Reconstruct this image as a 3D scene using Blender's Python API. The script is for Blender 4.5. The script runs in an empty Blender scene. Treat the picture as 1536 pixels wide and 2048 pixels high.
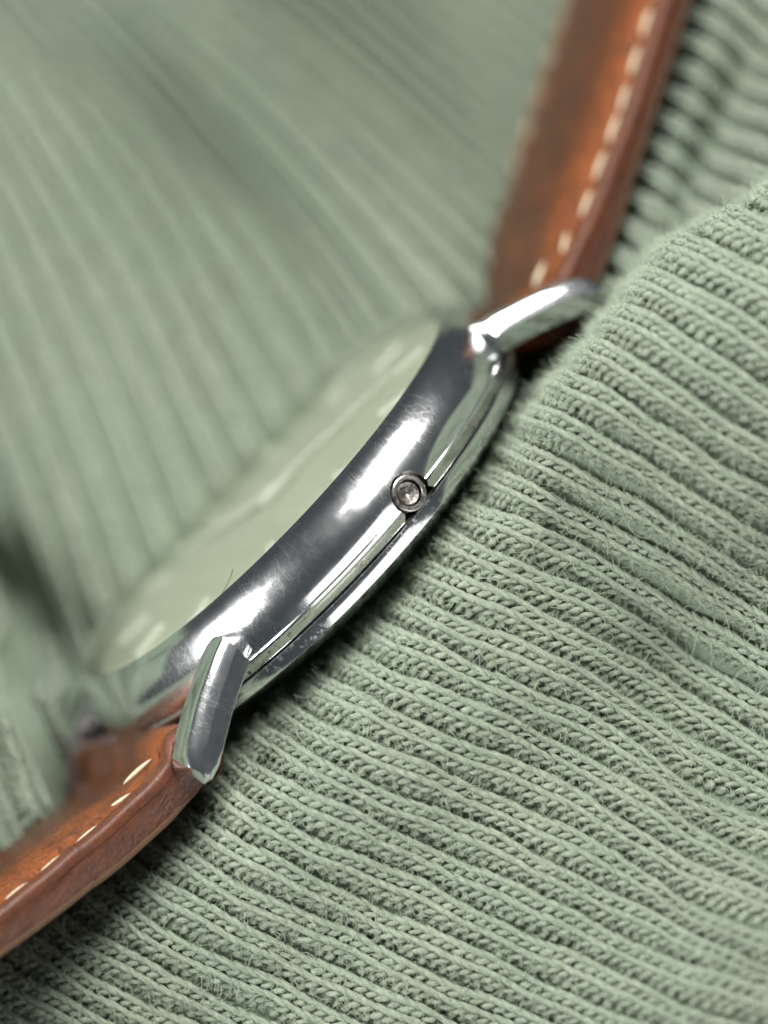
import bpy, bmesh, math, random
import numpy as np
from math import radians, sin, cos, pi, hypot, atan2
from mathutils import Matrix, Vector
random.seed(4); rng = np.random.default_rng(7)
# one unit is one centimetre
S = bpy.context.scene; C = S.collection
S.unit_settings.scale_length = 0.01
D, PX = 21.5, 297.0          # camera height above the crown, photograph pixels per cm in the focus plane
# ---------------- camera
cd = bpy.data.cameras.new("camera"); cam = bpy.data.objects.new("camera", cd); C.objects.link(cam)
cam.location = (0, 0, D); cd.sensor_fit = 'VERTICAL'; cd.sensor_height = 24; cd.lens = 24*D/(2048/PX)
cd.clip_start = .1; cd.clip_end = 500
cd.dof.use_dof = True; cd.dof.focus_distance = D + .02; cd.dof.aperture_fstop = cd.lens*1e-3/1.12
S.camera = cam
# ---------------- world and lamps
W = bpy.data.worlds.new("World"); S.world = W; W.use_nodes = True
bg = W.node_tree.nodes["Background"]; bg.inputs[0].default_value = (.72, .88, 1, 1); bg.inputs[1].default_value = .029
S.view_settings.view_transform = 'Standard'; S.view_settings.look = 'None'; S.view_settings.exposure = 1.05; S.view_settings.gamma = 1
def softbox(name, d, long_axis, dist, sx, sy, power, col):
    l = bpy.data.lights.new(name, 'AREA'); l.shape = 'RECTANGLE'; l.size = sx; l.size_y = sy; l.energy = power; l.color = col
    o = bpy.data.objects.new(name, l); C.objects.link(o); z = Vector(d).normalized(); x = Vector(long_axis); x = (x-z*x.dot(z)).normalized(); y = z.cross(x)
    m = Matrix((x, y, z)).transposed().to_4x4(); m.translation = z*dist; o.matrix_world = m; return o
softbox("softbox", (.079, .768, .635), (.334, .58, -.743), 32, 21, 14, 9000, (1, .985, .95))
softbox("softbox", (-.818, -.136, .559), (.512, .273, .815), 32, 16, 13, 6500, (1, .99, .965))
softbox("softbox", (.68, -.47, .56), (.6, .8, 0), 34, 32, 28, 2500, (1, .985, .95))
S.cycles.max_bounces = 8; S.cycles.glossy_bounces = 5; S.cycles.transparent_max_bounces = 8
try: S.cycles.use_denoising = True
except Exception: pass

# ---------------- helpers
def link(o, parent=None):
    C.objects.link(o)
    if parent: o.parent = parent
    return o
def mesh_obj(name, verts, faces, mat, parent=None, smooth=True, sharp=None, uv=None):
    me = bpy.data.meshes.new(name)
    me.from_pydata([tuple(map(float, v)) for v in verts], [], faces); me.update()
    return fin(name, me, mat, parent, smooth, sharp)
def fin(name, me, mat, parent=None, smooth=True, sharp=None):
    me.materials.clear(); me.materials.append(mat)
    me.polygons.foreach_set("use_smooth", [smooth]*len(me.polygons))
    if sharp: me.set_sharp_from_angle(angle=radians(sharp))
    return link(bpy.data.objects.new(name, me), parent)
def recalc(me):
    bm = bmesh.new(); bm.from_mesh(me); bmesh.ops.recalc_face_normals(bm, faces=bm.faces); bm.to_mesh(me); bm.free()
def np_mesh(name, V, F, uv=None):
    me = bpy.data.meshes.new(name); nv = len(V); nf = len(F)
    me.vertices.add(nv); me.vertices.foreach_set("co", np.ascontiguousarray(V, np.float32).ravel())
    me.loops.add(nf*4); me.loops.foreach_set("vertex_index", np.ascontiguousarray(F, np.int32).ravel())
    me.polygons.add(nf); me.polygons.foreach_set("loop_start", np.arange(0, nf*4, 4, dtype=np.int32))
    if uv is not None:
        l = me.uv_layers.new(name="UVMap"); l.data.foreach_set("uv", np.ascontiguousarray(uv[F.ravel()], np.float32).ravel())
    me.update(calc_edges=True); me.validate(); return me
def lathe(prof, seg, closed=True, a0=0):
    V = []; F = []; n = len(prof)
    for i in range(seg):
        a = 2*pi*i/seg + a0
        for r, z in prof: V.append((r*cos(a), r*sin(a), z))
    for i in range(seg):
        j = (i+1) % seg
        for k in range(n if closed else n-1):
            m = (k+1) % n
            F.append((i*n+k, j*n+k, j*n+m, i*n+m))
    return V, F
def disc_lathe(prof, seg):   # prof starts and ends on the axis
    V = [(0, 0, prof[0][1])]; F = []; P = prof[1:-1]; n = len(P)
    for i in range(seg):
        a = 2*pi*i/seg
        for r, z in P: V.append((r*cos(a), r*sin(a), z))
    V.append((0, 0, prof[-1][1])); L = len(V)-1
    for i in range(seg):
        j = (i+1) % seg
        F.append((0, 1+i*n, 1+j*n)); F.append((L, 1+j*n+n-1, 1+i*n+n-1))
        for k in range(n-1): F.append((1+i*n+k, 1+i*n+k+1, 1+j*n+k+1, 1+j*n+k))
    return V, F
def smoothstep(a, b, x):
    t = np.clip((x-a)/(b-a), 0, 1); return t*t*(3-2*t)

# ---------------- materials
class NT:
    def __init__(s, name):
        s.m = bpy.data.materials.new(name); s.m.use_nodes = True; s.t = s.m.node_tree; s.t.nodes.clear()
        s.out = s.t.nodes.new('ShaderNodeOutputMaterial')
    def n(s, typ, ins=None, **kw):
        nd = s.t.nodes.new('ShaderNode'+typ)
        for k, v in kw.items(): setattr(nd, k, v)
        for k, v in (ins or {}).items():
            if isinstance(v, bpy.types.NodeSocket): s.t.links.new(v, nd.inputs[k])
            else: nd.inputs[k].default_value = v
        return nd
    def math(s, op, a, b=0.0, c=0.0):
        return s.n('Math', {0: a, 1: b, 2: c}, operation=op).outputs[0]
    def ramp(s, v, stops, interp='LINEAR'):
        nd = s.n('ValToRGB', {0: v}); cr = nd.color_ramp; cr.interpolation = interp
        while len(cr.elements) < len(stops): cr.elements.new(.5)
        for e, (p, c) in zip(cr.elements, stops):
            e.position = p; e.color = (c, c, c, 1) if isinstance(c, (int, float)) else (*c, 1)
        return nd.outputs[0]
    def maprange(s, v, a, b, c=0., d=1., sm=True):
        return s.n('MapRange', {0: v, 1: a, 2: b, 3: c, 4: d}, interpolation_type='SMOOTHSTEP' if sm else 'LINEAR').outputs[0]
    def noise(s, vec, scale, detail=3, rough=.5, out=0, dim='3D', dist=0):
        ins = {'Scale': scale, 'Detail': detail, 'Roughness': rough, 'Distortion': dist}
        if vec is not None: ins['Vector'] = vec
        return s.n('TexNoise', ins, noise_dimensions=dim).outputs[out]
    def mapping(s, vec, scale=(1, 1, 1), rot=(0, 0, 0), loc=(0, 0, 0)):
        return s.n('Mapping', {'Vector': vec, 'Scale': scale, 'Rotation': rot, 'Location': loc}).outputs[0]
    def mixc(s, f, a, b, mode='MIX'):
        nd = s.n('Mix', data_type='RGBA', blend_type=mode); col = lambda c: (*c, 1) if isinstance(c, tuple) and len(c) == 3 else c
        for k, v in ((0, f), (6, col(a)), (7, col(b))):
            if isinstance(v, bpy.types.NodeSocket): s.t.links.new(v, nd.inputs[k])
            else: nd.inputs[k].default_value = v
        return nd.outputs[2]
    def finish(s, sh): s.t.links.new(sh, s.out.inputs[0]); return s.m

def scratch_layers(s, uv, specs):
    """fine hairline scratches: one straight or slightly bent stroke per Voronoi cell, several layers"""
    tot = None
    for scale, width, ln, ang0, spread, seed, prob in specs:
        vec = s.mapping(uv, scale=(scale, scale, 1), loc=(seed*3.7, seed*1.9, 0))
        vo = s.n('TexVoronoi', {'Vector': vec, 'Scale': 1., 'Randomness': .9}, voronoi_dimensions='2D', feature='F1')
        d = s.n('VectorMath', {0: vec, 1: vo.outputs['Position']}, operation='SUBTRACT').outputs[0]
        rnd = s.n('SeparateColor', {0: vo.outputs['Color']})
        ang = s.math('MULTIPLY_ADD', s.math('SUBTRACT', rnd.outputs[0], .5), spread, ang0)
        r = s.n('VectorRotate', {'Vector': d, 'Angle': ang}, rotation_type='Z_AXIS').outputs[0]
        xyz = s.n('SeparateXYZ', {0: r})
        bend = s.math('MULTIPLY', s.math('MULTIPLY', xyz.outputs[0], xyz.outputs[0]), s.math('MULTIPLY', s.math('SUBTRACT', rnd.outputs[1], .5), .8))
        yy = s.math('ABSOLUTE', s.math('ADD', xyz.outputs[1], bend)); xx = s.math('ABSOLUTE', xyz.outputs[0])
        w = s.maprange(yy, width*scale*.35, width*scale, 1, 0)
        l = s.maprange(xx, ln*.6, ln, 1, 0)
        pr = s.math('LESS_THAN', rnd.outputs[2], prob)
        v = s.math('MULTIPLY', s.math('MULTIPLY', w, l), pr)
        tot = v if tot is None else s.math('MAXIMUM', tot, v)
    return tot
def steel(name, mode='case', base=(.78, .79, .80), rough=.07, amount=1.0, dirt=0.0):
    s = NT(name); oc = s.n('TexCoord').outputs['Object']; x = s.n('SeparateXYZ', {0: oc})
    if mode == 'case':
        u = s.math('MULTIPLY', s.math('ARCTAN2', x.outputs[1], x.outputs[0]), 2.0)
        uv = s.n('CombineXYZ', {0: u, 1: s.math('MULTIPLY', x.outputs[2], 1.15), 2: 0.}).outputs[0]
    else:
        uv = s.n('CombineXYZ', {0: x.outputs[0], 1: s.math('SUBTRACT', x.outputs[2], s.math('MULTIPLY', x.outputs[1], .5)), 2: 0.}).outputs[0]
    sp = [(6, .0036, .62, 1.3, 1.0, 1, .8), (9, .0030, .62, 1.9, 1.0, 2, .8), (13, .0028, .6, 1.0, 1.6, 3, .8), (19, .0026, .6, 1.6, 2.4, 4, .7), (4.5, .0036, .6, .4, 1.4, 5, .35), (11, .003, .6, 1.5, .9, 7, .8)]
    sc = scratch_layers(s, uv, sp)
    dots = s.maprange(s.n('TexVoronoi', {'Vector': uv, 'Scale': 26.}, voronoi_dimensions='2D').outputs[0], .05, .09, 1, 0)
    patch = s.maprange(s.noise(uv, 1.6, 2, .5, dim='2D'), .36, .62, .25, 1)
    sc = s.math('MULTIPLY', sc, s.math('MULTIPLY', patch, amount))
    haze = s.noise(uv, 9, 5, .65, dim='2D')
    rg = s.math('MULTIPLY_ADD', s.maprange(haze, .3, .7), .06*amount, rough-.03*amount)
    rg = s.math('ADD', rg, s.math('MULTIPLY', dots, .05*amount))
    rg = s.math('MAXIMUM', rg, .03)
    hgt = s.math('ADD', s.math('MULTIPLY', sc, -.05), s.math('MULTIPLY', s.noise(uv, 3.2, 2, .5, dim='2D'), .55))
    hgt = s.math('ADD', hgt, s.math('MULTIPLY', s.math('MULTIPLY', dots, -1.), .04*amount))
    bump = s.n('Bump', {'Strength': .42, 'Distance': .0018, 'Height': hgt})
    col = base
    if dirt:
        dn = s.noise(oc, 26, 6, .7); zone = s.maprange(s.noise(oc, 2.6, 2), .42, .62, 0, 1)
        dm = s.math('MULTIPLY', s.maprange(dn, .52, .60, 0, 1), s.math('MULTIPLY', zone, dirt))
        rn = s.maprange(s.noise(s.mapping(oc, loc=(3, 3, 3)), 30, 3, .5), .70, .74, 0, dirt)
        col = s.mixc(dm, base, (.03, .028, .018)); col = s.mixc(rn, col, (.45, .12, .03))
        rg = s.math('ADD', rg, s.math('MULTIPLY', dm, .5))
        met = s.math('SUBTRACT', 1., s.math('MULTIPLY', s.math('MAXIMUM', dm, rn), .9))
    else: met = 1.
    p = s.n('BsdfPrincipled', {'Base Color': col if not isinstance(col, tuple) else (*col, 1), 'Metallic': met, 'Roughness': rg, 'Normal': bump.outputs[0]})
    g = s.n('BsdfGlossy', {'Color': (.85, .86, .87, 1), 'Roughness': .34})
    return s.finish(s.n('MixShader', {0: s.math('MAXIMUM', s.math('MULTIPLY', sc, .36), s.maprange(haze, .35, .68, .11*amount, .135*amount)), 1: p.outputs[0], 2: g.outputs[0]}).outputs[0])
M_case = steel('polished_steel', 'case', (.80, .81, .82), .12, 1.0)
M_lug = steel('scratched_steel', 'lug', (.80, .81, .83), .08, 1.0)
M_band = steel('dirty_steel', 'case', (.62, .62, .58), .17, .6, 1.0)
M_back = steel('case_back_steel', 'case', (.78, .79, .79), .10, .7, .35)
M_tube = steel('tube_steel', 'lug', (.44, .41, .38), .24, .8, .9)
def plain(name, col, rough=.5, metal=0., **kw):
    s = NT(name); ins = {'Base Color': (*col, 1), 'Roughness': rough, 'Metallic': metal}; ins.update(kw)
    return s.finish(s.n('BsdfPrincipled', ins).outputs[0])
def m_stem():
    s = NT('pitted_steel'); oc = s.n('TexCoord').outputs['Object']
    n1 = s.noise(oc, 55, 4, .7); pit = s.maprange(n1, .50, .62, 0, 1)
    b = s.n('Bump', {'Strength': .8, 'Distance': .006, 'Height': n1})
    p = s.n('BsdfPrincipled', {'Base Color': s.mixc(pit, (.34, .32, .30), (.06, .052, .045)), 'Metallic': 1., 'Roughness': .28, 'Normal': b.outputs[0]})
    return s.finish(p.outputs[0])
M_stem = m_stem()
def m_glass():
    s = NT('crystal_glass'); bf = s.n('NewGeometry').outputs['Backfacing']; f = s.n('Fresnel', {'IOR': s.maprange(bf, 0, 1, 1.5, 1/1.5, False)}).outputs[0]
    t = s.n('BsdfTransparent', {0: (.97, .98, .96, 1)}); g = s.n('BsdfGlossy', {'Roughness': .02})
    return s.finish(s.n('MixShader', {0: s.math('MULTIPLY', f, .95), 1: t.outputs[0], 2: g.outputs[0]}).outputs[0])
M_glass = m_glass()
def m_dial():
    s = NT('cream_dial'); oc = s.n('TexCoord').outputs['Object']
    c = s.mixc(s.maprange(s.noise(oc, 2.2, 4, .6), .35, .7), (.60, .61, .50), (.54, .56, .45))
    c = s.mixc(s.maprange(s.noise(oc, 14, 4, .6), .55, .75, 0, .5), c, (.54, .53, .40))
    return s.finish(s.n('BsdfPrincipled', {'Base Color': c, 'Roughness': .45, 'Metallic': .15}).outputs[0])
M_dial = m_dial()
M_index = plain('index_metal', (.93, .91, .86), .38, .25)
M_dark = plain('dark_recess', (.015, .014, .012), .6)

def m_leather():
    s = NT('tan_leather'); uv = s.n('TexCoord').outputs['UV']; x = s.n('SeparateXYZ', {0: uv})   # uv in cm: along, across (0 at the middle)
    ac = s.math('ABSOLUTE', x.outputs[1])
    big = s.noise(s.mapping(uv, scale=(1, 1.3, 1)), 2.6, 5, .62)
    fine = s.noise(uv, 24, 7, .74); grain = s.n('TexVoronoi', {'Vector': uv, 'Scale': 34., 'Randomness': 1.}).outputs[0]
    edge = s.maprange(ac, .42, .95, 0, 1)                      # paler and oranger towards the seams: orangish fibres plus a painted-in reflection
    c = s.mixc(s.maprange(big, .38, .66), (.070, .018, .006), (.130, .033, .008))
    c = s.mixc(s.math('MULTIPLY', edge, s.maprange(s.noise(uv, 5, 5, .65), .30, .62, .2, .95)), c, (.31, .078, .011))
    c = s.mixc(s.maprange(fine, .48, .64, 0, .85), c, (.045, .014, .006))
    c = s.mixc(s.maprange(ac, 1.10, 1.17, 0, .8), c, (.080, .021, .008))
    nap = s.noise(s.mapping(uv, scale=(1, 1, 1), rot=(0, 0, .5)), 60, 3, .8, dist=2.5)
    h = s.math('ADD', s.math('MULTIPLY', fine, .55), s.math('MULTIPLY', nap, .7)); h = s.math('ADD', h, s.math('MULTIPLY', grain, .25))
    b = s.n('Bump', {'Strength': .75, 'Distance': .014, 'Height': h})
    p = s.n('BsdfPrincipled', {'Base Color': c, 'Roughness': s.maprange(fine, .3, .7, .20, .42), 'Normal': b.outputs[0], 'Specular IOR Level': .5, 'Coat Weight': .12, 'Coat Roughness': .2})
    return s.finish(p.outputs[0])
M_leather = m_leather()
def m_edge():
    s = NT('waxed_edge'); oc = s.n('TexCoord').outputs['Object']
    n = s.noise(s.mapping(oc, scale=(.55, 1, 2.2)), 9, 7, .75, dist=.5); n2 = s.noise(oc, 38, 4, .65)
    c = s.mixc(s.maprange(n, .4, .65), (.070, .018, .006), (.125, .036, .011))
    c = s.mixc(s.maprange(n2, .56, .68, 0, .7), c, (.03, .011, .008))
    b = s.n('Bump', {'Strength': .9, 'Distance': .034, 'Height': s.math('ADD', n, s.math('MULTIPLY', n2, .9))})
    return s.finish(s.n('BsdfPrincipled', {'Base Color': c, 'Roughness': .20, 'Normal': b.outputs[0], 'Coat Weight': .12, 'Coat Roughness': .12, 'Specular IOR Level': .4}).outputs[0])
M_edge = m_edge()
def m_lining():
    s = NT('lining_leather'); oc = s.n('TexCoord').outputs['Object']; n = s.noise(oc, 30, 5, .7)
    c = s.mixc(n, (.055, .023, .008), (.095, .045, .016)); b = s.n('Bump', {'Strength': .7, 'Distance': .01, 'Height': n})
    return s.finish(s.n('BsdfPrincipled', {'Base Color': c, 'Roughness': .7, 'Normal': b.outputs[0]}).outputs[0])
M_lining = m_lining()
def m_thread():
    s = NT('linen_thread'); oc = s.n('TexCoord').outputs['Object']; x = s.n('SeparateXYZ', {0: oc})
    tw = s.math('SINE', s.math('MULTIPLY_ADD', x.outputs[0], 150., s.math('MULTIPLY', x.outputs[1], 190.)))
    b = s.n('Bump', {'Strength': .5, 'Distance': .004, 'Height': tw})
    return s.finish(s.n('BsdfPrincipled', {'Base Color': s.mixc(s.noise(oc, 30, 3), (.56, .49, .33), (.70, .63, .46)), 'Roughness': .6, 'Normal': b.outputs[0]}).outputs[0])
M_thread = m_thread()
GREEN = (.335, .392, .318)
def m_yarn(name, back=False):
    s = NT(name); uv = s.n('TexCoord').outputs['UV']; oc = s.n('TexCoord').outputs['Object']
    # fibres run along the yarn with a slight twist
    f1 = s.noise(s.mapping(uv, scale=(2.2, 10, 1), rot=(0, 0, .35)), 1., 4, .65, dim='2D')
    f2 = s.noise(oc, 120, 3, .7)
    big = s.noise(oc, 1.3, 3, .5); mid = s.noise(oc, 14, 3, .6)
    c = s.mixc(s.maprange(big, .3, .7), (.305, .385, .288), (.352, .412, .305))
    c = s.mixc(s.maprange(mid, .35, .7, 0, .35), c, (.44, .49, .38))
    c = s.mixc(s.maprange(f1, .36, .58, .75, 0), c, (.16, .195, .15))
    c = s.mixc(s.maprange(f2, .55, .75, 0, .35), c, (.55, .60, .50))
    h = s.math('ADD', f1, s.math('MULTIPLY', f2, .5))
    b = s.n('Bump', {'Strength': .8, 'Distance': .016, 'Height': h})
    p = s.n('BsdfPrincipled', {'Base Color': c, 'Roughness': .92, 'Normal': b.outputs[0], 'Specular IOR Level': .2, 'Sheen Weight': .25, 'Sheen Roughness': .5})
    return s.finish(p.outputs[0])
M_yarn = m_yarn('green_yarn')
def m_base():
    s = NT('green_knit_ground'); oc = s.n('TexCoord').outputs['Object']; n = s.noise(oc, 22, 4, .7); n2 = s.noise(oc, 130, 3, .7)
    c = s.mixc(s.maprange(n, .35, .65), (.20, .26, .19), (.29, .36, .27)); c = s.mixc(s.maprange(n2, .5, .7, 0, .6), c, (.38, .43, .35))
    b = s.n('Bump', {'Strength': 1., 'Distance': .02, 'Height': s.math('ADD', n, s.math('MULTIPLY', n2, .6))})
    return s.finish(s.n('BsdfPrincipled', {'Base Color': c, 'Roughness': .95, 'Normal': b.outputs[0], 'Specular IOR Level': .1}).outputs[0])
M_base = m_base()
def m_fuzz():
    s = NT('green_fibre')
    d = s.n('BsdfDiffuse', {0: (.47, .545, .43, 1)}); t = s.n('BsdfTranslucent', {0: (.47, .545, .43, 1)})
    return s.finish(s.n('MixShader', {0: .35, 1: d.outputs[0], 2: t.outputs[0]}).outputs[0])
M_fuzz = m_fuzz()

# ================= WATCH (own frame: z = dial normal, +x to 12 o'clock side strap, crown at -y)
Rc, Zc = 2.05, -.41
def basis(el, psi, roll):
    el, psi, roll = map(radians, (el, psi, roll)); ce, se = cos(el), sin(el)
    B = Matrix(((1, 0, 0), (0, se, ce), (0, -ce, se)))
    return Matrix.Rotation(roll, 3, 'Z') @ B @ Matrix.Rotation(psi, 3, 'Z')
MW = basis(12.35, 20.5, 46)
c0 = Vector(((822-768)/PX, (1024-985)/PX, 0)); org = c0 - MW @ Vector((0, -Rc, Zc))
watch = bpy.data.objects.new("wristwatch", None); C.objects.link(watch)
watch.matrix_world = Matrix.Translation(org) @ MW.to_4x4()
watch['label'] = "crownless steel wristwatch on stitched tan leather strap, lying on edge in the green knit"
watch['category'] = "wristwatch"

def bulge(r0=1.868, z0=-.012, n=26):
    zk = [0, .03, .08, .15, .22, .30, .37, .43]; el = [60, 47, 35, 27, 18, 6, -7, -18]
    out = [(r0, z0)]; r = r0; H = .418
    for i in range(1, n+1):
        a, b = H*(i-1)/n, H*i/n; e = np.interp((a+b)/2, zk, el); r += (b-a)*math.tan(radians(float(e))); out.append((r, z0-b))
    k = (2.05-r0)/(max(p[0] for p in out)-r0)
    return [(r0+(p[0]-r0)*k, p[1]) for p in out]
prof = [(1.78, -.50), (1.78, -.10), (1.839, -.095), (1.839, -.002), (1.843, .003), (1.852, .005), (1.859, .002)] + bulge(1.866, -.005)
prof += [(2.051, -.43), (2.049, -.447), (2.044, -.452), (2.036, -.470), (2.012, -.518), (2.006, -.523), (1.98, -.524)]
V, F = lathe(prof, 420)
me = bpy.data.meshes.new("case"); me.from_pydata(V, [], F); recalc(me)
# cutter: round seat for the crown tube, flaring to the lower lip
def prism(pts, y0, y1):
    n = len(pts); V = [(x, y0, z) for x, z in pts]+[(x, y1, z) for x, z in pts]
    F = [tuple(range(n)), tuple(range(2*n-1, n-1, -1))]+[(i, n+i, n+(i+1) % n, (i+1) % n) for i in range(n)]
    m = bpy.data.meshes.new("c"); m.from_pydata(V, [], F); recalc(m); return m
rc = .150; pts = []
for i in range(41):
    a = radians(-28 + 236*i/40); pts.append((rc*cos(a), Zc+rc*sin(a)))
pts += [(-.172, Zc-.12), (-.172, -.60), (.172, -.60), (.172, Zc-.12)]
cut = bpy.data.objects.new("cut", prism(pts, -1.86, -2.4)); C.objects.link(cut)
tmp = bpy.data.objects.new("tmp", me); C.objects.link(tmp)
md = tmp.modifiers.new("b", 'BOOLEAN'); md.operation = 'DIFFERENCE'; md.solver = 'EXACT'; md.object = cut
bpy.context.view_layer.update()
dg = bpy.context.evaluated_depsgraph_get(); me2 = bpy.data.meshes.new_from_object(tmp.evaluated_get(dg)); me2.name = "case"
for o in (tmp, cut): bpy.data.objects.remove(o)
case = fin("case", me2, M_case, watch, True, 28)
# the recessed flat flank between case and back takes the duller, dirty finish
me2.materials.append(M_band)
for p in me2.polygons:
    c = p.center; r = hypot(c.x, c.y)
    if c.z < -.452 and c.z > -.522 and 2.004 < r < 2.05 and abs(p.normal.z) < .75: p.material_index = 1
    elif c.y < -1.8 and abs(c.x) < .17 and r < 2.0 and c.z < -.2: p.material_index = 1

bp = [(0, -.78), (1.55, -.78), (1.66, -.774), (1.72, -.762), (1.985, -.650), (2.000, -.640), (2.004, -.628), (2.016, -.560), (2.014, -.548), (2.004, -.541), (1.985, -.540), (1.9, -.54), (0, -.54)]
V, F = disc_lathe(bp, 300); m = bpy.data.meshes.new("case_back"); m.from_pydata(V, [], F); recalc(m)
fin("case_back", m, M_back, watch, True, 24)
V, F = lathe([(1.97, -.53), (1.70, -.53), (1.70, -.545), (1.97, -.545)], 128)
mesh_obj("gasket", V, F, M_dark, watch, False)

# crown tube
def tube_y(prof, seg, x0, z0):   # prof: (r, y) closed; axis along y
    V, F = lathe(prof, seg); return [(x0+a, c, z0+b) for a, b, c in V], F
V, F = tube_y([(.092, -1.90), (.092, -2.018), (.097, -2.026), (.116, -2.028), (.126, -2.022), (.130, -2.010), (.130, -1.88)], 72, 0, Zc)
m = bpy.data.meshes.new("crown_tube"); m.from_pydata(V, [], F); recalc(m)
tube = fin("crown_tube", m, M_tube, watch, True, 30)
V, F = disc_lathe([(0, -1.955), (.018, -1.962), (.045, -1.988), (.062, -2.004), (.074, -2.008), (.081, -2.002), (.082, -1.99), (.082, -1.88), (0, -1.88)], 56)
V = [(a, c, Zc+b) for a, b, c in V]; m = bpy.data.meshes.new("winding_stem"); m.from_pydata(V, [], F); recalc(m)
fin("winding_stem", m, M_stem, tube, True, 35)

# crystal and dial
gp = [(0, .055), (.6, .052), (1.2, .040), (1.6, .024), (1.77, .014), (1.812, .010), (1.826, .000), (1.828, -.03), (1.76, -.035), (0, .02)]
V, F = disc_lathe(gp, 200); m = bpy.data.meshes.new("crystal"); m.from_pydata(V, [], F); recalc(m); fin("crystal", m, M_glass, watch, True, 30)
V, F = disc_lathe([(0, -.105), (1.0, -.107), (1.6, -.112), (1.779, -.118), (1.779, -.135), (0, -.135)], 160)
m = bpy.data.meshes.new("dial"); m.from_pydata(V, [], F); recalc(m); dial = fin("dial", m, M_dial, watch, True, 30)
def box_mesh(name, lx, ly, lz, bev=.006):
    bm = bmesh.new(); bmesh.ops.create_cube(bm, size=1); bmesh.ops.scale(bm, vec=(lx, ly, lz), verts=bm.verts)
    bmesh.ops.bevel(bm, geom=bm.edges[:], offset=bev, segments=1, affect='EDGES'); m = bpy.data.meshes.new(name); bm.to_mesh(m); bm.free(); m.materials.append(M_index); return m
im = box_mesh("index", .30, .075, .035)
for k in range(12):
    a = radians(30*k); o = bpy.data.objects.new("index", im); link(o, dial)
    o.location = (1.42*cos(a), 1.42*sin(a), -.093); o.rotation_euler = (0, 0, a)
for ln, wd, a, z in ((1.20, .30, 111, -.075), (1.42, .10, -34, -.060)):
    V = [(-.25, -wd*.4, z), (-.25, wd*.4, z), (ln, wd*.12, z), (ln, -wd*.12, z)]; V += [(x, y, z+.010) for x, y, z in V]
    V.append((ln*.3, 0, z+.02)); 
    F = [(0, 1, 2, 3), (0, 4, 5, 1), (1, 5, 6, 2), (2, 6, 7, 3), (3, 7, 4, 0), (4, 8, 5), (5, 8, 6), (6, 8, 7), (7, 8, 4)]
    h = mesh_obj("hand", V, F, M_index, dial, False); h.rotation_euler = (0, 0, radians(a))
V, F = disc_lathe([(0, -.035), (.07, -.038), (.085, -.05), (.085, -.105), (0, -.105)], 32)
mesh_obj("hand_hub", V, F, M_index, dial, True, 30)

# lugs
TOP = [(1.480, -.150), (1.50, -.156), (1.60, -.182), (1.733, -.228), (1.86, -.274), (1.985, -.326), (2.184, -.419), (2.275, -.480), (2.318, -.535), (2.330, -.580)]
RID = [(1.480, -.279), (1.50, -.286), (1.60, -.322), (1.733, -.370), (1.83, -.406), (1.913, -.437), (2.09, -.520), (2.19, -.580), (2.285, -.655), (2.325, -.700)]
BOT = [(1.480, -.428), (1.50, -.434), (1.57, -.457), (1.66, -.489), (1.76, -.528), (1.841, -.558), (2.05, -.655), (2.160, -.705), (2.262, -.722), (2.318, -.708)]
def make_lug(sx, sy):
    n = len(TOP); secs = []
    for i in range(n):
        T, K, B = TOP[i], RID[i], BOT[i]
        end = 0.0        # chamfered inner end
        if i == n-1: end = .05
        L = lambda a, b, t: (a[0]+(b[0]-a[0])*t, a[1]+(b[1]-a[1])*t)
        q = []
        for (p, y) in ((L(T, K, .06), 1.27), (L(T, K, -.01), 1.285), (L(T, K, 0), 1.44), (L(T, K, .03), 1.490), (L(T, K, .09), 1.514), (L(T, K, .25), 1.526), (L(T, K, .60), 1.546 if sx > 0 else 1.540), (K, 1.568 if sx > 0 else 1.550),
                       (L(K, B, .5), 1.538), (L(K, B, .93), 1.512 if sx > 0 else 1.522), (L(K, B, 1.0), 1.49), (L(K, B, 1.0), 1.29), (L(K, B, .92), 1.27)):
            q.append((sx*p[0], sy*(y-end-(.13 if sy > 0 else 0)+.045*(p[0]-1.5)/.8*(1 if y > 1.35 else 0)), p[1]))
        secs.append(q)
    V = [v for q in secs for v in q]; m = len(secs[0]); F = []
    for i in range(n-1):
        for k in range(m):
            F.append((i*m+k, i*m+(k+1) % m, (i+1)*m+(k+1) % m, (i+1)*m+k))
    F.append(tuple(range(m))); F.append(tuple(range(n*m-1, n*m-m-1, -1)))
    me = bpy.data.meshes.new("lug"); me.from_pydata(V, [], F); recalc(me)
    bm = bmesh.new(); bm.from_mesh(me)
    eds = [e for e in bm.edges if len(e.link_faces) == 2 and e.calc_face_angle(0) > radians(22) and max(abs(v.co.x) for v in e.verts) > 1.505]
    bmesh.ops.bevel(bm, geom=eds, offset=.0035, segments=2, affect='EDGES', profile=.6); bmesh.ops.recalc_face_normals(bm, faces=bm.faces); bm.to_mesh(me); bm.free()
    return fin("lug", me, M_lug, watch, True, 16)
for sx in (-1, 1):
    for sy in (-1, 1): make_lug(sx, sy)
    V, F = disc_lathe([(0, -1.29), (.055, -1.29), (.055, 1.29), (0, 1.29)], 24)
    mesh_obj("spring_bar", [(sx*2.14+a, c, -.60+b) for a, b, c in V], F, M_index, watch, True, 30)

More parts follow.
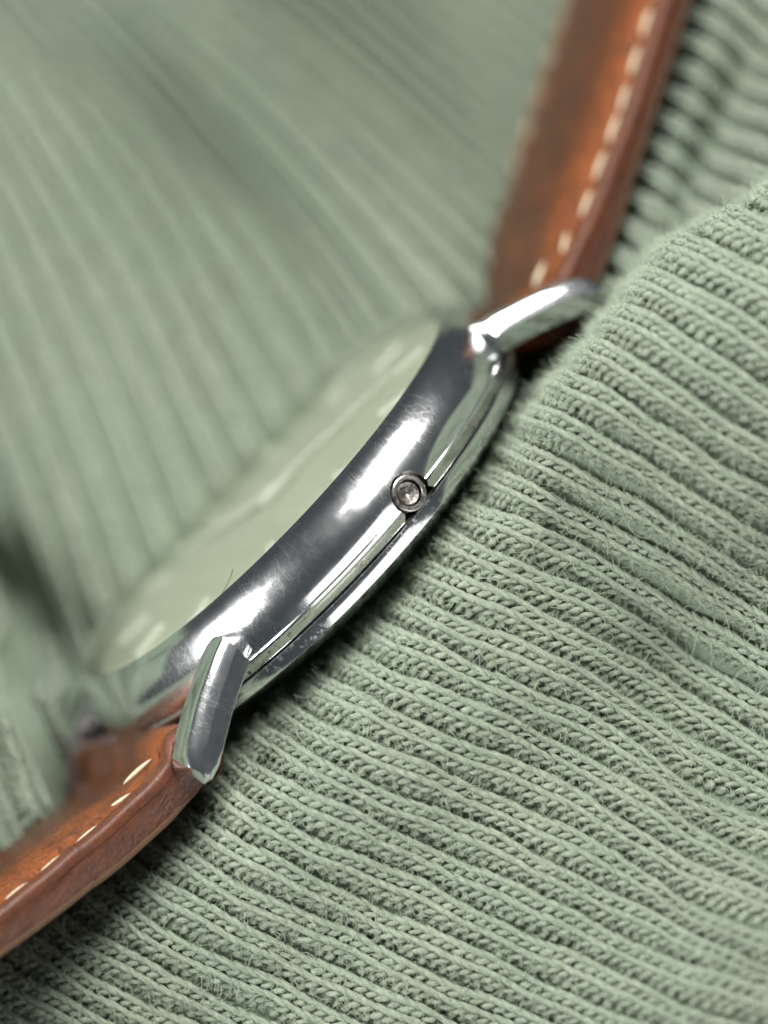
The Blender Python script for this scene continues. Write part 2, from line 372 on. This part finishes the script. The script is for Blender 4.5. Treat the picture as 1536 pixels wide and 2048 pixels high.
# straps
def make_strap(sx, top, bot, seed):
    """top / bot: z of the side face's upper and lower line against |x|"""
    r = np.random.default_rng(seed)
    xs = np.array([p[0] for p in top]); zt = np.array([p[1] for p in top]); zb_ = np.interp(xs, [p[0] for p in bot], [p[1] for p in bot])
    s = np.concatenate([np.arange(2.30, 3.2, .03), np.arange(3.2, 8.0, .06)])
    from numpy import interp
    def sm(f):
        y = f.copy()
        for _ in range(10): y[1:-1] = (y[:-2]+2*y[1:-1]+y[2:])/4
        return y
    ZT = sm(interp(s, xs, zt)); ZB = sm(interp(s, xs, zb_)); H = ZT-ZB
    tx = np.gradient(s); tz = np.gradient((ZT+ZB)/2); l = np.hypot(tx, tz); nx, nz = -tz/l, tx/l
    cx, cz = s, (ZT+ZB)/2
    hw = 1.225-.06*np.clip((s-2.4)/3, 0, 1)                # slight taper
    arc = np.concatenate([[0], np.cumsum(np.hypot(np.diff(cx), np.diff(cz)))])
    # cross section, upper leather: list of (y fraction code, height)
    def section(i):
        w = hw[i]; pad = float(smoothstep(2.30, 3.0, s[i])); h = H[i]/2; P = []
        wob = .003*sin(s[i]*4.1+seed)+.002*sin(s[i]*13.7+2*seed)
        ys = [w-.004, w+.014, w+.008, w-.022, w-.08, w-.135, w-.165, w-.195, w-.25, w-.33, w-.45, w-.62, w-.85, w-1.05]
        hs = [-.085+wob, -.070+wob, .002, .028+wob, .033+wob, .028, .012, .012, .036+.03*pad, .052+.055*pad, .064+.085*pad, .075+.105*pad, .083+.118*pad, .086+.122*pad]
        for y, q in zip(ys, hs): P.append((y, h+q))
        P = [(y, h+(q-h)*(1 if q-h < .04 else .04/(q-h)+(1-.04/(q-h))*.68*(.15+.85*pad))) for y, q in P]
        return [(y*(.87 if sx < 0 else .96), q) for y, q in P]+[(-y, q) for y, q in reversed(P)]
    n = len(s); S_ = [section(i) for i in range(n)]; m = len(S_[0]); V = []; UV = []
    def pt(i, y, h, rr=0): return (sx*(cx[i]+nx[i]*h), y, cz[i]+nz[i]*h)
    for i in range(n):
        for y, h in S_[i]: V.append(pt(i, y, h)); UV.append((arc[i], y))
    # rounded end that wraps the spring bar
    bx, bz = 2.14, -.61
    ring = []; a_top = math.atan2(cz[0]+nz[0]*H[0]/2-bz, cx[0]+nx[0]*H[0]/2-bx)
    base = len(V); K = 16; first = []
    for k in range(1, K+1):
        t = k/K; ang = radians(62+t*(288-62)); rad = .205+.0*t
        for j, (y, h) in enumerate(S_[0]):
            ex = h-H[0]/2
            rr_ = rad+(ex if ex > 0 else ex*.3)*(1-t*.8)
            yy = y*(1-.006*t)
            V.append((sx*(bx+rr_*cos(ang)), yy, bz+rr_*sin(ang))); UV.append((-.045*k, y))
    F = []
    for i in range(n-1):
        for k in range(m-1): F.append((i*m+k, i*m+k+1, (i+1)*m+k+1, (i+1)*m+k))
    for k in range(m-1): F.append((base+k, base+k+1, k+1, k))
    for q in range(K-1):
        for k in range(m-1): F.append((base+(q+1)*m+k, base+(q+1)*m+k+1, base+q*m+k+1, base+q*m+k))
    me = bpy.data.meshes.new("strap"); me.from_pydata(V, [], F)
    uvl = me.uv_layers.new(name="UVMap")
    for lo in me.loops: uvl.data[lo.index].uv = UV[lo.vertex_index]
    recalc(me); strap = fin("strap", me, M_leather, watch, True, 60)
    # waxed edge: a lumpy band along each side, closed into a solid core with rounded end
    ss = np.concatenate([np.arange(2.22, 8.0, .018)])
    ZTe, ZBe = interp(ss, s, ZT), interp(ss, s, ZB); he = (ZTe-ZBe)/2; ce = (ZTe+ZBe)/2; hwe = interp(ss, s, hw)
    V = []; F = []; NS = 13; ne = len(ss)
    lump = lambda a, b: .0006*sin(a*8+b*3+seed)*sin(a*3.3+b*6)+.001*sin(a*17+b*7)
    for i in range(ne):
        for k in range(NS):
            t = -1+2*k/(NS-1); bulg = .014*(1-t*t)+.0
            y = hwe[i]-.006+bulg+lump(ss[i], t*2)*(1-t**4)
            V.append((sx*ss[i], -y, ce[i]+t*(he[i]-.004)))
        for k in range(NS):
            t = 1-2*k/(NS-1); y = hwe[i]-.006+.014*(1-t*t); V.append((sx*ss[i], y, ce[i]+t*(he[i]-.004)))
    mm = 2*NS
    for i in range(ne-1):
        for k in range(mm): F.append((i*mm+k, i*mm+(k+1) % mm, (i+1)*mm+(k+1) % mm, (i+1)*mm+k))
    F.append(tuple(range(mm))); F.append(tuple(range(ne*mm-1, ne*mm-mm-1, -1)))
    me = bpy.data.meshes.new("waxed_edge"); me.from_pydata(V, [], F); recalc(me); fin("waxed_edge", me, M_edge, strap, True, 50)
    # end loop round the bar
    V = []; F = []; K = 28; J = 8
    for k in range(K+1):
        ang = radians(50+250*k/K)
        for j in range(J+1):
            t = j/J; rad = .075+.125*t; b = .010*sin(pi*t)+.008*sin(ang*7+t*9+seed)*sin(ang*3)
            V.append((sx*(bx+rad*cos(ang)), -(1.212+b*.8), bz+rad*sin(ang)))
        for j in range(J+1):
            t = 1-j/J; rad = .075+.125*t; V.append((sx*(bx+rad*cos(ang)), 1.212, bz+rad*sin(ang)))
    mm = 2*(J+1)
    for i in range(K):
        for k in range(mm): F.append((i*mm+k, i*mm+(k+1) % mm, (i+1)*mm+(k+1) % mm, (i+1)*mm+k))
    F.append(tuple(range(mm))); F.append(tuple(range((K+1)*mm-1, (K+1)*mm-mm-1, -1)))
    me = bpy.data.meshes.new("end_loop"); me.from_pydata(V, [], F); recalc(me); fin("end_loop", me, M_edge, strap, True, 50)
    # lining
    V = []; F = []
    for i in range(n):
        
        h = H[i]/2
        lt = float(smoothstep(2.28, 2.6, s[i]))
        for y, q in ((hw[i]-.004, -h+.008), (hw[i]+.002, -h-.012*lt), (hw[i]-.003, -h-.028*lt), (hw[i]-.03, -h-.036*lt), (-hw[i]+.03, -h-.036*lt), (-hw[i], -h-.04*lt), (-hw[i], -h+.008)):
            V.append(pt(i, -y, q))
    n2 = len(V)//7
    for i in range(n2-1):
        for k in range(7): F.append((i*7+k, i*7+(k+1) % 7, (i+1)*7+(k+1) % 7, (i+1)*7+k))
    F.append(tuple(range(7))); F.append(tuple(range(n2*7-1, n2*7-8, -1)))
    me = bpy.data.meshes.new("lining"); me.from_pydata(V, [], F); recalc(me); fin("lining", me, M_lining, strap, True, 50)
    # stitches
    sm_ = bpy.data.meshes.get("stitch")
    if sm_ is None:
        V = []; F = []; NK, NJ = 9, 7
        for i in range(NK):
            t = -1+2*i/(NK-1); rr = .028*(1-abs(t)**2.0)**.7+.002
            for j in range(NJ):
                a = 2*pi*j/NJ; V.append((t*.124, rr*cos(a)*.92, rr*sin(a)*.8+.006*(1-t*t)))
        for i in range(NK-1):
            for j in range(NJ): F.append((i*NJ+j, i*NJ+(j+1) % NJ, (i+1)*NJ+(j+1) % NJ, (i+1)*NJ+j))
        sm_ = bpy.data.meshes.new("stitch"); sm_.from_pydata(V, [], F); recalc(sm_); sm_.materials.append(M_thread)
        sm_.polygons.foreach_set("use_smooth", [True]*len(sm_.polygons))
    for side in (-1, 1):
        u = .10; first = True
        while u < arc[-1]-.2:
            if side > 0 and u < .7: u += .6; continue
            i = int(np.searchsorted(arc, u)); inw = max(0, .62-u)*.30
            y = side*(hw[i]-.18-inw); hgt = H[i]/2+.016+.08*float(smoothstep(0, .25, inw))
            o = bpy.data.objects.new("stitch", sm_); link(o, strap)
            x, yy, z = pt(i, y, hgt); o.location = (x, yy, z)
            yaw = (r.random()-.5)*.10+(-side*sx*.30 if inw > .02 else 0)
            o.rotation_euler = (0, -math.atan2(nz[i], sx*nx[i]*1.0)+pi/2 if False else (math.atan2(nx[i], nz[i])*sx), yaw+side*.05)
            sc = .92+.14*r.random(); tk = .62 if sx < 0 else .85; o.scale = (sc, tk*(.85+.3*r.random()), tk*(.9+.2*r.random())); u += .300+.02*r.random()
    k = .062 if sx < 0 else .055        # the strap is twisted a little, far side lower
    for o in [strap]+[c for c in strap.children if not c.name.startswith('stitch')]:
        for v in o.data.vertices: v.co.z -= k*(v.co.y+1.22)*float(smoothstep(1.9, 2.4, abs(v.co.x)))
    for c in strap.children:
        if c.name.startswith('stitch'): c.location.z -= k*(c.location.y+1.22)
    return strap
sl = make_strap(-1, [(2.2, -.49), (2.5, -.495), (3.0, -.430), (3.74, -.280), (4.5, -.085), (5.5, .115), (8, .33)], [(2.2, -.80), (2.5, -.752), (3.2, -.650), (3.99, -.435), (5, -.14), (6, .0), (8, .15)], 1)
sl['label'] = "lower leather strap half, glossy edge in focus"
su = make_strap(1, [(2.2, -.47), (2.5, -.43), (3.0, -.305), (3.84, -.015), (4.53, .265), (6, .87), (8, 1.57)], [(2.2, -.75), (2.46, -.68), (2.97, -.51), (3.93, -.14), (4.71, .15), (6, .70), (8, 1.39)], 2)
su['label'] = "upper leather strap half, out of focus"

# ================= KNIT
cloth = bpy.data.objects.new("knitted_garment", None); C.objects.link(cloth); cloth.location = (0, 0, -3.6)
bpy.context.view_layer.update()
cloth['label'] = "soft sage green rib knit garment in loose folds, under and beside the watch"; cloth['category'] = "garment"
def child(o):
    o.parent = cloth; o.matrix_parent_inverse = cloth.matrix_world.inverted()
def G(x, y, cx, cy, sx, sy, rot=0):
    a = radians(rot); dx, dy = x-cx, y-cy; u = dx*cos(a)+dy*sin(a); v = -dx*sin(a)+dy*cos(a)
    return np.exp(-.5*((u/sx)**2+(v/sy)**2))
CREST = np.array([(2300, -120), (1900, 150), (1536, 378), (1415, 448), (1345, 490), (1262, 590), (1190, 690), (1110, 770), (1040, 860), (965, 965), (860, 1085), (780, 1195), (680, 1305), (580, 1400), (480, 1485), (400, 1560), (300, 1650), (100, 1790), (-100, 1900), (-400, 2040), (-900, 2240)], float)
def signed(x, y, P):
    x = np.asarray(x, float); y = np.asarray(y, float); best = np.full(x.shape, 1e9); sg = np.ones(x.shape)
    for a, b in zip(P[:-1], P[1:]):
        d = b-a; L2 = d@d; t = np.clip(((x-a[0])*d[0]+(y-a[1])*d[1])/L2, 0, 1)
        ex, ey = x-(a[0]+t*d[0]), y-(a[1]+t*d[1]); q = np.hypot(ex, ey); s_ = np.sign(d[0]*(y-a[1])-d[1]*(x-a[0]))
        u = q < best; best = np.where(u, q, best); sg = np.where(u, s_, sg)
    return best*sg
def z_front(x, y):
    q = -signed(x, y, CREST)
    z = .10+.55*G(x, y, 1500, 740, 260, 210, -20)+.95*G(x, y, 1600, 2040, 300, 250, -15)-.42*G(x, y, 1330, 1290, 340, 95, 52)
    z = z - .58*(1-smoothstep(-150, 620, (x-0)*.75-(y-1900)*.25+0*y))
    z = z + .05*np.sin(x/170+1)*np.sin(y/140)+.03*np.sin(x/83+y/67)
    z = z + 3.2*smoothstep(520, 1500, -(x-300)*.6+(y-1700)*.8)  # unseen rise out of view, added so the steel reflects green cloth
    r = 85+110*(1-smoothstep(1000, 1150, x)); rc_ = r/PX
    t = np.clip((r-q)/r, 0, .985); k = 1+.55*(1-smoothstep(1000, 1150, x))
    z = z - k*rc_*(1-np.sqrt(1-t*t)) - np.clip(r*.015-q, 0, None)/PX*26.0
    return np.maximum(z, -4.2)
CF = np.array([-600, 400, 600, 800, 1000, 1200, 1400, 1600, 1800, 2000, 2300, 3200], float)
XF = np.array([-700, 300, 700, 1000, 1200, 1300, 1400, 1500, 2300], float)
TF = np.array([[.62]*9, [.5, .5, .5, .58, .64, .66, .64, .62, .6], [.5, .5, .5, .55, .64, .66, .64, .62, .6], [.5, .5, .5, .5, .58, .62, .62, .6, .6], [.5, .5, .45, .42, .48, .58, .62, .60, .5],
               [.5, .5, .42, .42, .52, .68, .62, .5, .4], [.55, .5, .42, .42, .55, .80, .55, .35, .3], [.55, .5, .42, .42, .55, .62, .40, .28, .25], [.55, .5, .45, .45, .42, .35, .28, .22, .2],
               [.52, .5, .45, .42, .35, .28, .2, .2, .2], [.5, .48, .42, .38, .3, .25, .2, .2, .2], [.5, .46, .40, .36, .3, .25, .2, .2, .2]])
def table(cv, c, xv, Tb):
    i = int(np.clip(np.searchsorted(cv, c)-1, 0, len(cv)-2)); f = (c-cv[i])/(cv[i+1]-cv[i]); f = f*f*(3-2*f) if 0 < f < 1 else np.clip(f, 0, 1)
    return Tb[i]*(1-f)+Tb[i+1]*f
def curve_front(c):
    x = np.arange(-1500, 1960, 4.); sl_ = np.interp(x, XF, table(CF, c, XF, TF)); k = np.ones(21)/21
    sl_ = np.convolve(np.pad(sl_, 10, 'edge'), k, 'valid')
    y = np.concatenate([[0], np.cumsum((sl_[1:]+sl_[:-1])*2.)]); y = y-np.interp(1000, x, y)+c
    y = y + 3.0*np.sin(x/61+c*.13)+1.6*np.sin(x/23+c*.7)
    return x, y
kb = 1+3.0/D
def z_back(x, y):
    z = -3.3+0*x - 1.5*smoothstep(0, 1, (x-(905-.3*y))/230)*0 - 1.05*smoothstep(700, -60, y-.25*(x-600))*smoothstep(350, 950, x) + 2.25*smoothstep(0, 1, (x-(1215-.3*y))/230)
    z = z + .55*G(x, y, 880, 600, 120, 150, 0)+.3*G(x, y, 20, 1300, 130, 140, 0)
    z = z + .5*smoothstep(1460, 1620, x+.35*y)
    z = z - .62*G(x, y, 500, 385, 430, 80, 49)+.30*G(x, y, 640, 180, 260, 120, 40)
    z = z + .35*G(x, y, 200, 800, 300, 250, 50)
    e = (y-1275)-.95*np.clip(x, -500, 95)+.15*np.clip(x-95, 0, 400)
    fold = .95*smoothstep(-14, 22, e)+.55*np.sin(np.clip(e, 0, 420)/420*pi)
    z = z + fold*(1-smoothstep(95, 190, x-.12*np.clip(y-1400, 0, 400)))-.9*G(x, y, 30, 1215, 55, 120, -38)
    z = z - .5*G(x, y, 1420, 300, 260, 40, -62)
    z = z - .9*((500-x)*.6+(900-y)*.8)/1000 + .9*G(x, y, -360, 1500, 200, 210)  # last term: unseen hump on the left, added to shade the far lug
    z = z + .07*np.sin(x/130+y/210) + 2.3*smoothstep(-500, -1500, x)  # last term: cloth raised out of view, shaped for reflections in the case
    return z
CB = np.array([-1500, -400, 0, 300, 600, 800, 1100, 1400, 2600], float); YB = np.array([-700, 0, 600, 1200, 2000], float)
TB = np.array([[.5, .5, .42, .36, .6], [.55, .52, .42, .36, .6], [.7, .62, .45, .35, .6], [.8, .75, .55, .4, .5], [1.0, .95, .60, .48, .5], [1.15, 1.1, .65, .5, .5], [1.2, 1.15, .8, .6, .6], [1.2, 1.2, .9, .8, .7], [1.2, 1.2, 1., .8, .7]])
def curve_back(c):
    y = np.arange(-620, 2000, 6.); sl_ = np.interp(y, YB, table(CB, c, YB, TB)); k = np.ones(41)/41
    sl_ = np.convolve(np.pad(sl_, 20, 'edge'), k, 'valid')
    x = np.concatenate([[0], np.cumsum((sl_[1:]+sl_[:-1])*3.)]); x = x-np.interp(600, y, x)+c
    return x+3*np.sin(y/90+c*.1), y
def surf(zf, kk, x, y):
    z = zf(x, y); return np.stack([(x-768)/PX*kk, (1024-y)/PX*kk, z], -1)
def normals(zf, kk, x, y):
    e = 3.0; a = surf(zf, kk, x+e, y)-surf(zf, kk, x-e, y); b = surf(zf, kk, x, y-e)-surf(zf, kk, x, y+e)
    n = np.cross(a, b); return n/np.linalg.norm(n, axis=-1, keepdims=True)
PER, PITCH = .25, .082
def tubes(CP, RAD, REF, sides, u0):
    """CP (L,n,3) centre lines, RAD (L,n), REF (L,3) up vectors"""
    L, n, _ = CP.shape; T = np.gradient(CP, axis=1); T /= np.linalg.norm(T, axis=-1, keepdims=True)+1e-12
    R = np.repeat(REF[:, None], n, 1); Sd = np.cross(T, R); Sd /= np.linalg.norm(Sd, axis=-1, keepdims=True)+1e-12; U = np.cross(Sd, T)
    a = 2*np.pi*np.arange(sides)/sides
    V = CP[:, :, None]+RAD[:, :, None, None]*(np.cos(a)[None, None, :, None]*Sd[:, :, None]+np.sin(a)[None, None, :, None]*U[:, :, None])
    V = V.reshape(-1, 3)
    ii, jj = np.meshgrid(np.arange(n-1), np.arange(sides), indexing='ij'); jn = (jj+1) % sides
    f = np.stack([ii*sides+jj, ii*sides+jn, (ii+1)*sides+jn, (ii+1)*sides+jj], -1).reshape(-1, 4)
    F = (f[None]+(np.arange(L)*n*sides)[:, None, None]).reshape(-1, 4)
    uu = (u0[:, None]+np.arange(n)[None]*.11)[:, :, None]+0*a; vv = np.abs(a/np.pi-1)[None, None]+0*uu
    return V, F, np.stack([uu.reshape(-1), vv.reshape(-1)], -1)
fuzz_pts = []
def rib_frames(zf, kk, curve, c, dc, keep):
    x, y = curve(c); x2, y2 = curve(c+dc); P = surf(zf, kk, x, y)
    # local width of the rib across the surface
    seg = np.linalg.norm(np.diff(P, axis=0), axis=1); s = np.concatenate([[0], np.cumsum(seg)])
    si = np.arange(rng.random()*PITCH, s[-1], PITCH)
    xi, yi = np.interp(si, s, x), np.interp(si, s, y); Pi = surf(zf, kk, xi, yi); N = normals(zf, kk, xi, yi)
    T = np.gradient(Pi, axis=0); T /= np.linalg.norm(T, axis=1, keepdims=True)
    N -= (N*T).sum(1, keepdims=True)*T; N /= np.linalg.norm(N, axis=1, keepdims=True); B = np.cross(N, T)
    tx = np.gradient(xi); ty = np.gradient(yi); l = np.hypot(tx, ty)+1e-9
    if curve is curve_front: dist = np.abs(np.interp(xi, x2, y2)-yi)*np.abs(tx)/l
    else: dist = np.abs(np.interp(yi, y2, x2)-xi)*np.abs(ty)/l
    wd = np.clip(dist/PX*kk/PER, .6, 1.5)
    k = keep(xi, yi, Pi[:, 2]); return Pi[k], T[k], N[k], B[k], wd[k], xi[k], yi[k]
# position across (b), height, and kind of each yarn leg of a rib: two knit columns and the purl valley between ribs
LEGS = [('A', .088, .004), ('B', .046, .000), ('A', -.008, .014), ('B', -.051, -.002), ('P', -.096, -.028)]
def build_rib(fr, n, sides, name="rib", relief=0.):
    P, T, N, B, wd, xi, yi = fr; L = len(P)
    if L < 6: return
    allV, allF, allU = [], [], []; off = 0; t = np.linspace(-1, 1, n)
    for kind, b0, h0 in LEGS:
        h0 = h0+relief*cos((b0-.02)/.125*pi)
        j = rng.normal(0, 1, (L, 5)); sc = wd[:, None]
        if kind == 'A':
            a = t[None]*.080*(1+.08*j[:, :1]); b = b0*wd[:, None]+(-.011*t[None])+.003*j[:, 1:2]; h = h0+.012*np.cos(t*pi/2)[None]-.012*(t[None]**2)+.0025*j[:, 2:3]
            rad = (.0205*(1-.45*np.abs(t)**3))[None]*(1+.07*j[:, 3:4])*sc
        elif kind == 'B':
            a = t[None]*.050*(1+.10*j[:, :1]); b = b0*wd[:, None]+.030*t[None]+.003*j[:, 1:2]; h = h0+.012*np.cos(t*pi/2)[None]-.012*np.abs(t[None])**2+.004*j[:, 2:3]
            rad = (.0195*(1-.50*np.abs(t)**2.2))[None]*(1+.09*j[:, 3:4])*sc
        else:
            a = .030*np.cos(t*pi*.5)[None]+.006*j[:, :1]+0*t; b = b0*wd[:, None]+.032*t[None]+.004*j[:, 1:2]; h = h0-.02*np.abs(t[None])**2+.006*j[:, 2:3]
            rad = (.022*(1-.3*np.abs(t)**2))[None]*(1+.12*j[:, 3:4])*sc
        ph = .5*PITCH if kind == 'A' else 0
        CPt = P[:, None]+(a+ph)[..., None]*T[:, None]+b[..., None]*B[:, None]+h[..., None]*N[:, None]
        V, F, U = tubes(CPt, rad, N, sides, rng.random(L)*50)
        if n > 5:
            cen = np.repeat(CPt.reshape(-1, 3), sides, 0); O = V-cen; O /= np.linalg.norm(O, axis=1, keepdims=True); NN = np.repeat(N, n*sides, 0); TT = np.repeat(T, n*sides, 0); BB = np.repeat(B, n*sides, 0)
            xx = np.repeat(xi, n*sides); yy = np.repeat(yi, n*sides)
            ok = ((O*NN).sum(1) > -.1) & (xx > -60) & (xx < 1640) & (yy > 250) & (yy < 2130) & (V[:, 2] > -2.0)
            ix = np.nonzero(ok)[0]; ix = rng.choice(ix, int(len(ix)*{'A': .30, 'B': .26, 'P': .70}[kind]), replace=False) if len(ix) else ix
            fuzz_pts.append((V[ix], O[ix], NN[ix], TT[ix], BB[ix]))
        V += rng.normal(0, .0016 if n > 5 else .001, V.shape)
        allV.append(V); allF.append(F+off); allU.append(U); off += len(V)
    me = np_mesh("rib", np.concatenate(allV), np.concatenate(allF), np.concatenate(allU))
    o = fin(name, me, M_yarn, None); child(o); return o
def base_sheet(zf, kk, curve, cs, keep, step, name, sub=6):
    """ground of the cloth, following the rib relief just under the yarns"""
    rows = []; 
    for i in range(len(cs)-1):
        for k in range(sub): rows.append((cs[i]+(cs[i+1]-cs[i])*k/sub, k/sub))
    X = []; Y = []; Hh = []
    for c, f in rows:
        x, y = curve(c); X.append(x[::step]); Y.append(y[::step])
        Hh.append(np.full(len(x[::step]), -.024-.030*(.5+.5*cos(2*pi*(f-.46)))))
    X, Y, Hh = np.array(X), np.array(Y), np.array(Hh); P = surf(zf, kk, X, Y); N = normals(zf, kk, X, Y)
    V = P+N*(Hh+rng.normal(0, .003, Hh.shape))[..., None]; a, b = X.shape
    i, j = np.meshgrid(np.arange(a-1), np.arange(b-1), indexing='ij'); i, j = i.ravel(), j.ravel()
    F = np.stack([i*b+j, (i+1)*b+j, (i+1)*b+j+1, i*b+j+1], -1); K = keep(X, Y, P[..., 2]).ravel()
    F = F[K[F].all(1)]; used = np.unique(F); mp = -np.ones(a*b, int); mp[used] = np.arange(len(used))
    me = np_mesh(name, V.reshape(-1, 3)[used], mp[F]); o = fin(name, me, M_base, None); child(o); return o
def keep_f(x, y, z): return (z > -3.6) & (x > -260) & (x < 1800) & (y < 2300) & (y > -150)
def keep_b(x, y, z): return (x > -260) & (x < 2100) & (y > -420) & (y < 1880) & (-signed(x, y, CREST) < 120)
cf = [-230.]
while cf[-1] < 3500: cf.append(cf[-1]+(81+.045*max(0, 1000-cf[-1])))
cb = list(np.arange(-1200, 2300, 77.))
frames_f = []
for i, c in enumerate(cf[:-1]):
    fr = rib_frames(z_front, 1., curve_front, c, cf[i+1]-c, keep_f); frames_f.append(fr); build_rib(fr, 9, 10)
for i, c in enumerate(cb[:-1]):
    fr = rib_frames(z_back, kb, curve_back, c, cb[i+1]-c, keep_b); build_rib(fr, 4, 4, relief=.022)
base_sheet(z_front, 1., curve_front, cf, lambda x, y, z: (z > -3.6) & (x < 1900) & (y > -150), 4, "cloth_ground")
base_sheet(z_back, kb, curve_back, list(np.arange(-2586, 2300, 77.)), lambda x, y, z: (x > -1500) & (x < 2100) & (y > -420) & (y < 1880) & (-signed(x, y, CREST) < 120), 4, "cloth_ground")

# loose fibres
def fuzz(name):
    V, O, N, T, B = (np.concatenate([f[i] for f in fuzz_pts]) for i in range(5)); L = len(V); K = 5
    lng = rng.random(L) < .13
    ln = np.where(lng, .05+.13*rng.random(L)**1.8, .014+.034*rng.random(L)**1.3)
    d = O*rng.uniform(.25, .9, (L, 1))+N*.25+B*rng.normal(.25, .55, (L, 1))+T*rng.normal(.1, .6, (L, 1)); d /= np.linalg.norm(d, axis=1, keepdims=True)
    pts = np.zeros((L, K, 3)); pts[:, 0] = V-O*.003; cur = d; curl = rng.normal(0, 1, (L, 3))
    for k in range(1, K):
        pts[:, k] = pts[:, k-1]+cur*(ln/(K-1))[:, None]
        cur = cur+(.35+.35*lng[:, None])*curl*rng.uniform(.4, 1.2, (L, 1))+rng.normal(0, .2, (L, 3)); cur /= np.linalg.norm(cur, axis=1, keepdims=True)
    hc = bpy.data.hair_curves.new(name); hc.add_curves([K]*L)
    hc.attributes['position'].data.foreach_set('vector', pts.astype(np.float32).ravel())
    if 'radius' not in hc.attributes: hc.attributes.new('radius', 'FLOAT', 'POINT')
    r = np.where(lng, .0022, .0017)[:, None]*rng.uniform(.7, 1.25, (L, 1))*np.linspace(1, .45, K)[None]; hc.attributes['radius'].data.foreach_set('value', r.astype(np.float32).ravel())
    hc.materials.append(M_fuzz); o = bpy.data.objects.new(name, hc); C.objects.link(o); child(o); o['kind'] = 'stuff'; return L
nf = fuzz("loose_fibre")

# a dark hair caught on the crystal's rim
hv = [(-1.24, -1.40, .004), (-1.20, -1.405, .012), (-1.15, -1.40, .018), (-1.10, -1.40, .034), (-1.05, -1.40, .056)]
V = []; F = []
for i, v in enumerate(hv):
    p = watch.matrix_world @ Vector(v)
    for k in range(5): V.append(p+Vector((cos(k*1.2566), sin(k*1.2566), 0))*.0022)
for i in range(len(hv)-1):
    for k in range(5): F.append((i*5+k, i*5+(k+1) % 5, (i+1)*5+(k+1) % 5, (i+1)*5+k))
ho = mesh_obj("hair", V, F, M_dark)
ho['label'] = "tiny dark hair standing up from the rim of the watch crystal"; ho['category'] = "hair"
